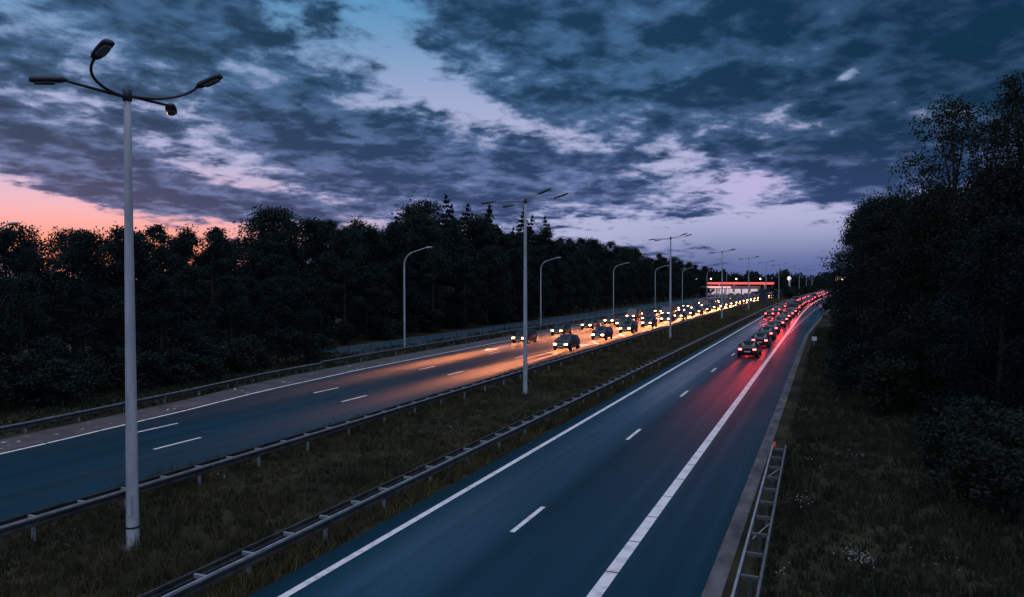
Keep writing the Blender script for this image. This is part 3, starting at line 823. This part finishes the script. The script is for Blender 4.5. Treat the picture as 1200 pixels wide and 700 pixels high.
s_ = disc(-.45, -.13, 2.75, .42, .03).build('sign_face', M['sign_red'], t)
disc(-.45, -.145, 2.75, .30, .012).build('sign_center', M['white'], s_)
MB().box(-.1, .6, -.10, -.06, 2.70, 2.80).build('bracket', M['steel'], t).location = (-.5, 0, 0)
t = thing('sign_board', 'dark back of a tall sign board standing in the far median', 'sign board', (-16.6+bend(218), 218, 0))
MB().box(-1.0, 1.0, -.06, .06, .5, 4.5).build('board', M['dark_metal'], t)
for s in (-.7, .7): MB().tube([(s, .12, -.3), (s, .12, 4.2)], .06, 8).build('post', M['steel'], t)
# wire fence behind the far carriageway
t = thing('wire_fence', 'thin wire fence on dark posts below the arched lamps', 'fence', (-39.6, 58, 0))
for i in range(28):
    MB().tube([(0, i*3.6, -.3), (0, i*3.6, 1.25)], .045, 6).build('post', M['dark_metal'], t)
w = MB()
for z in (.35, .7, 1.05): w.tube([(.05, 0, z), (.05, 27*3.6, z)], .008, 4)
w.build('wire', M['steel'], t)

# ================================================================== petrol station far ahead
def emat(name, c, s, base=(.5, .5, .5)): return mat(name, base, .5, .3, emit=c, estr=s)
M['fascia_red'] = emat('fascia_red', (1, .12, .10), 1.1, (.5, .05, .05))
M['fascia_white'] = emat('fascia_white', (1, .45, .42), 1.0)
M['ceiling_light'] = emat('ceiling_light', (1, .75, .7), 1.4)
M['shop_window'] = emat('shop_window', (.95, .80, .90), .55)
M['wall'] = mat('station_wall', (.35, .35, .37), .7)
S = thing('petrol_station', 'petrol station with glowing red canopy edge beyond the far carriageway', 'petrol station', (-32.5, 330, 0), 0)
MB().box(-13, 12, -6, 6, 5.05, 5.3).build('canopy', M['wall'], S)
fm = MB(); fm.box(-13.1, 12.1, -6.15, -6.02, 4.95, 5.75); fm.box(-13.1, 12.1, 6.02, 6.15, 4.95, 5.75); fm.box(12.02, 12.15, -6.02, 6.02, 4.95, 5.75); fm.box(-13.15, -13.02, -6.02, 6.02, 4.95, 5.75)
fm.build('fascia', M['fascia_red'], S)
for x in (-9, -3, 3, 9):
    MB().box(x-.25, x+.25, -2.2, -1.7, 0, 5.04).build('column', M['wall'], S)
    MB().box(x-1.6, x+1.6, -3.6, 1.5, 5.0, 5.045).build('ceiling_light', M['ceiling_light'], S)
    p = MB().box(x-.5, x+.5, -3.3, -2.5, 0, 1.9).build('fuel_pump', M['white'], S)
    MB().box(x-.4, x+.4, -3.34, -3.31, 1.2, 1.75).build('display', M['shop_window'], p)
MB().box(-15, 6, 9, 16, 0, 4.0).build('shop', M['wall'], S)
for i in range(6): MB().box(-14.4+i*3.4, -11.6+i*3.4, 8.9, 8.98, .5, 2.9).build('shop_window', M['shop_window'], S)
MB().box(-17, -3.5, -9.2, -8.9, 3.4, 4.2).build('sign_band', M['fascia_white'], S)
for x in (-16.4, -4.2): MB().box(x-.1, x+.1, -9.15, -8.95, 0, 3.38).build('post', M['steel'], S)
t = thing('lit_sign', 'tall white glowing round sign on pole above the far shrubs', 'lit sign', (-31+bend(395), 395, 0))
t.location = (-13.5, 395, 0)
t.location.x = -23.6 + bend(395)
MB().tube([(0, 0, -.3), (0, 0, 6.2)], .22, 10).build('pole', M['white'], t, smooth=True)
bm = bmesh.new(); bmesh.ops.create_uvsphere(bm, u_segments=20, v_segments=12, radius=.9)
for v in bm.verts: v.co.y *= .35; v.co.z *= 1.15
me = bpy.data.meshes.new('sign_body'); bm.to_mesh(me); bm.free()
o = link('sign_body', me, emat('sign_white', (1, .84, .82), .9), t); o.location = (0, 0, 7.4)
t = thing('lit_sign', 'low glowing white and orange sign over the end of the near road', 'lit sign', (bend(430)-1.2, 430, 0))
MB().box(-2.8, 2.8, -.2, .2, 6.6, 8.0).build('sign_face', emat('sign_warm', (1, .70, .55), 2.2), t)
MB().box(-3.0, 3.0, -.24, .24, 8.02, 8.7).build('sign_top', emat('sign_red_glow', (1, .16, .08), .9), t)
for s in (-2.4, 2.4): MB().tube([(s, 0, -.3), (s, 0, 6.6)], .12, 8).build('post', M['steel'], t)
M['globe'] = emat('lamp_globe', (1, .86, .78), 9)
for i, (x, y) in enumerate([(-46.5, 300), (-44, 322), (-52, 345), (-38, 360), (-27, 352)]):
    t = thing('forecourt_lamp', 'small lit forecourt lamp by the petrol station, %s from the left' % nth(i+1), 'lamp', (x, y, 0), 0, 'lit forecourt lamps')
    MB().tube([(0, 0, -.2), (0, 0, 7.0)], .07, 8).build('pole', M['steel'], t)
    bm = bmesh.new(); bmesh.ops.create_uvsphere(bm, u_segments=12, v_segments=8, radius=.26)
    me = bpy.data.meshes.new('globe'); bm.to_mesh(me); bm.free(); link('globe', me, M['globe'], t).location = (0, 0, 7.2)

# ================================================================== cars
M['tyre'] = mat('tyre', (.012, .012, .012), .85, .2)
M['rim'] = mat('rim', (.35, .36, .38), .35, .5, .8)
M['glass'] = mat('car_glass', (.01, .012, .015), .06, .6)
M['plate'] = mat('plate', (.7, .7, .68), .5)
M['headlight'] = emat('headlight', (1, .40, .17), 36, (.8, .8, .8))
M['taillight'] = emat('taillight', (1, .045, .05), 26, (.4, .02, .02))
M['lamp_off_white'] = mat('lamp_off_white', (.5, .5, .52), .1, .6)
M['lamp_off_red'] = mat('lamp_off_red', (.2, .01, .01), .15, .6)
PAINT = {n: mat('paint_'+n.replace(' ', '_'), c, .28, .6, .1) for n, c in (('black', (.008, .009, .011)), ('dark blue', (.010, .018, .045)), ('charcoal', (.03, .032, .036)), ('dark red', (.06, .008, .010)), ('silver', (.22, .23, .25)))}

BEAM_SIGN = 1.0
def make_car(style, oncoming):
    """one car, nose towards +Y, origin on the ground between the wheels"""
    t = bpy.data.objects.new('car', None); COL.objects.link(t)
    van = style == 'van'; est = style == 'hatchback'
    L = 4.9 if van else (4.1 if est else 4.6); W = .96 if van else .89
    # (y, z_bottom, z_shoulder, z_roof, half width shoulder, half width roof)
    h = L/2
    if van:
        prof = [(-h, .45, 1.0, 1.05, .88, .86), (-h+.06, .3, 1.1, 1.9, .95, .84), (-h+.7, .25, 1.12, 1.97, W, .86), (.5, .25, 1.12, 1.97, W, .86), (1.0, .25, 1.1, 1.86, W, .82), (1.65, .25, 1.05, 1.12, W, .86), (h-.25, .28, .92, .95, .9, .8), (h, .42, .66, .70, .78, .70)]
    elif est:
        prof = [(-h, .45, .85, .90, .76, .72), (-h+.10, .3, .93, 1.10, .85, .68), (-h+.45, .25, .95, 1.42, W, .62), (-.6, .24, .94, 1.49, W, .64), (.25, .24, .92, 1.46, W, .63), (1.15, .24, .90, .96, W, .74), (h-.25, .28, .76, .80, .84, .70), (h, .42, .58, .62, .72, .6)]
    else:
        prof = [(-h, .45, .85, .89, .76, .72), (-h+.12, .3, .93, .98, .85, .74), (-h+.75, .25, .95, 1.02, W, .70), (-.95, .24, .94, 1.40, W, .62), (-.1, .24, .92, 1.45, W, .63), (.45, .24, .92, 1.38, W, .62), (1.25, .24, .88, .94, W, .74), (h-.28, .28, .76, .80, .84, .70), (h, .42, .58, .62, .72, .6)]
    mb = MB(); vs = []; n = 0
    for (y, zb, zs, zr, ws, wr) in prof:
        half = [(ws*.86, zb), (ws*.98, zb+.16), (ws, (zb+zs)*.52), (ws*.965, zs), (wr, zr-.05), (wr*.86, zr), (wr*.4, zr+.02)]
        ring = [(x, z) for x, z in half] + [(-x, z) for x, z in half[::-1]]; n = len(ring)
        vs += [(x, y, z) for x, z in ring]
    k = len(prof)
    fs = [(i*n+j, i*n+(j+1) % n, (i+1)*n+(j+1) % n, (i+1)*n+j) for i in range(k-1) for j in range(n)]
    fs = [f[::-1] for f in fs] + [tuple(range(n)), tuple((k-1)*n+j for j in range(n-1, -1, -1))]
    mb.add(vs, fs); body = mb.build('body', PAINT['black'], t, smooth=True)
    body.data.set_sharp_from_angle(angle=R(32))
    # glass, a hair proud of the body
    def pane(name, a, b, side=None):
        g = MB(); (ya, _, sa, ra, wsa, wra), (yb, _, sb, rb, wsb, wrb) = a, b
        if side is None:
            # between shoulder at a and roof at b
            off = .012*(1 if yb < ya else -1)
            p = [(-wra*.88, ya, ra), (wra*.88, ya, ra), (wrb*.9, yb, rb-.02), (-wrb*.9, yb, rb-.02)]
            d = Vector((0, rb-ra, ya-yb)).normalized()
            if d.z < 0: d = -d
            q = [Vector(v)+Vector((0, d.y if d.z else 0, d.z))*.02 for v in p]
            q2 = [v - Vector((0, d.y, d.z))*.012 for v in q]
        else:
            e = .88
            def sp(P, tt): return Vector((side*(P[4]*.965*(1-tt)+P[5]*tt+.012), P[0], P[2]*(1-tt)+(P[3]-.05)*tt))
            q = [sp(a, .12), sp(b, .12), sp(b, .9), sp(a, .9)]; q2 = [v - Vector((side*.012, 0, 0)) for v in q]
        g.add([tuple(v) for v in q+q2], [(0, 1, 2, 3), (7, 6, 5, 4), (0, 4, 5, 1), (1, 5, 6, 2), (2, 6, 7, 3), (3, 7, 4, 0)])
        return g.build(name, M['glass'], t)
    if van:
        pane('windscreen', prof[5], prof[4])
        for s in (-1, 1): pane('side_window', prof[3], prof[4], s)
    elif est:
        pane('windscreen', prof[5], prof[4]); pane('rear_window', prof[1], prof[2])
        for s in (-1, 1): pane('side_window', prof[2], prof[3], s); pane('side_window', prof[3], prof[4], s)
    else:
        pane('windscreen', prof[6], prof[5]); pane('rear_window', prof[2], prof[3])
        for s in (-1, 1): pane('side_window', prof[3], prof[4], s); pane('side_window', prof[4], prof[5], s)
    for y in (-h+.85, h-.85):
        for s in (-1, 1):
            wmb = MB().tube([(s*(W-.20), y, .32), (s*(W-.17), y, .32), (s*(W+.0), y, .32), (s*(W+.02), y, .32)], [.29, .32, .32, .29], 18)
            wl = wmb.build('wheel', M['tyre'], t, smooth=False)
            MB().tube([(s*(W+.0), y, .32), (s*(W+.03), y, .32)], [.2, .18], 14).build('rim', M['rim'], wl)
    hz = .66 if not van else .80
    for s in (-1, 1):
        hm = MB(); x0, x1 = sorted((s*.42, s*.70))
        hm.box(x0, x1, h-.16, h+.015, hz-.07, hz+.07)
        hl = hm.build('headlight', M['headlight'] if oncoming else M['lamp_off_white'], t)
        x0, x1 = sorted((s*.48, s*.76)); tz = .80 if not van else .95
        tl = MB().box(x0, x1, -h-.015, -h+.12, tz-.06, tz+.07).build('tail_light', M['lamp_off_red'] if oncoming else M['taillight'], t)
        mirror = MB().box(*sorted((s*(W+.01), s*(W+.16))), .68, .78, .90, 1.02).build('mirror', PAINT['black'], t)
    MB().box(-.26, .26, h+.002, h+.02, .40, .51).build('number_plate', M['plate'], t)
    MB().box(-.26, .26, -h-.02, -h-.002, .56, .67).build('number_plate', M['plate'], t)
    # the light each lamp throws on the road: a low, narrow dipped beam, stronger towards its upper edge
    for sx in (-1, 1):
        sp = bpy.data.lights.new('lamp_beam', 'SPOT'); sp.spot_blend = .35; sp.shadow_soft_size = .07
        b = bpy.data.objects.new('lamp_beam', sp); COL.objects.link(b); b.parent = t
        sp.use_nodes = True; ln = sp.node_tree; em = ln.nodes['Emission']
        tx = ln.nodes.new('ShaderNodeTexCoord'); sx_ = ln.nodes.new('ShaderNodeSeparateXYZ'); ln.links.new(tx.outputs['Normal'], sx_.inputs[0])
        def ma(op, a, c=0.0):
            n = ln.nodes.new('ShaderNodeMath'); n.operation = op
            for k_, v in enumerate((a, c)):
                if hasattr(v, 'is_linked'): ln.links.new(v, n.inputs[k_])
                else: n.inputs[k_].default_value = v
            return n.outputs[0]
        up_ = ma('MULTIPLY', sx_.outputs[1], BEAM_SIGN)                 # sine of the angle above the beam's axis
        down = ma('MAXIMUM', ma('SUBTRACT', .21, up_), .035)
        fall = ma('POWER', ma('DIVIDE', .10, down), 2.6)
        side_ = ma('EXPONENT', ma('MULTIPLY', ma('POWER', ma('ABSOLUTE', ma('DIVIDE', sx_.outputs[0], .050 if oncoming else .036)), 2.0), -1.0))
        ln.links.new(ma('MULTIPLY', fall, side_), em.inputs['Strength'])
        sp.spot_size = R(24)
        if oncoming:
            sp.energy = 72000; sp.color = (1, .27, .095); b.location = (sx*.56, h+.06, hz); b.rotation_euler = (R(90-12), 0, 0)
        else:
            sp.energy = 1500; sp.color = (1, .035, .03); b.location = (sx*.62, -h-.06, .86); b.rotation_euler = (R(90-12), 0, math.pi)
    return t
CP = {(s, oc): make_car(s, oc) for s in ('hatchback', 'saloon car', 'van') for oc in (True, False)}
cused = set()
def park(style, oc, paint, x, y, label, group):
    c = CP[(style, oc)]
    if (style, oc) in cused: c = copy_tree(c)
    cused.add((style, oc))
    for ch in c.children:
        if ch.name.startswith('body') or ch.name.startswith('mirror'):
            if ch.data.users > 1 and ch.material_slots[0].link != 'OBJECT': pass
            ch.material_slots[0].link = 'OBJECT'; ch.material_slots[0].material = PAINT[paint]
    sl_ = (bend(y+2)-bend(y-2))/4
    c.location = (x+bend(y), y, .016); c.rotation_euler = (0, 0, (math.pi if oc else 0) - math.atan(sl_))
    return tag(c, label, 'car', group)
rng = random.Random(5)
def queue(xl, ys, oc, where, group):
    for i, y in enumerate(ys):
        st_ = rng.choices(['hatchback', 'saloon car', 'van'], [5, 5, 1])[0]; pn = rng.choices(list(PAINT), [6, 4, 5, 1, 0])[0]
        park(st_, oc, pn, xl + rng.uniform(-.18, .18), y, '%s %s with lit %s, %s %s' % (pn, st_.split()[0], 'headlights' if oc else 'tail lights', nth(i+1), where), group)
def spaced(y0, y1, d0, d1):
    out = [y0]
    while out[-1] < y1: out.append(out[-1] + (d0 + (d1-d0)*min(1, (out[-1]-y0)/150))*rng.uniform(.85, 1.2))
    return out
queue(-31.4, spaced(80, 330, 12, 9), True, 'in the lane beside the wood', 'cars coming along the far carriageway')
queue(-27.8, spaced(112, 330, 17, 11), True, 'in the middle lane across the road', 'cars coming along the far carriageway')
queue(-24.4, spaced(74, 335, 12, 8.6), True, 'in the far lane beside the median', 'cars coming along the far carriageway')
queue(-6.5, spaced(74, 420, 12, 8.6), False, 'in the lane beside the exit', 'cars driving away on the near carriageway')
queue(-9.7, spaced(150, 420, 20, 14), False, 'in the near lane beside the median', 'cars driving away on the near carriageway')
for i in range(9):
    pn = rng.choice(['silver', 'black', 'charcoal', 'silver'])
    c = copy_tree(CP[('hatchback', True)]); 
    for ch in list(c.children):
        if ch.type == 'LIGHT': bpy.data.objects.remove(ch)
        elif ch.name.startswith('headlight'): ch.material_slots[0].link = 'OBJECT'; ch.material_slots[0].material = M['lamp_off_white']
        elif ch.name.startswith('body') or ch.name.startswith('mirror'): ch.material_slots[0].material = PAINT[pn]
    c.location = (-53 + i*2.9, 317 + rng.uniform(-.6, .6), .02); c.rotation_euler = (0, 0, math.pi+rng.uniform(-.05, .05))
    tag(c, '%s parked car before the petrol station, %s from the left' % (pn, nth(i+1)), 'car', 'cars parked by the petrol station')
for (k, o) in list(CP.items()):
    if k not in cused:
        for ch in list(o.children):
            for g2 in list(ch.children): bpy.data.objects.remove(g2)
            bpy.data.objects.remove(ch)
        bpy.data.objects.remove(o)
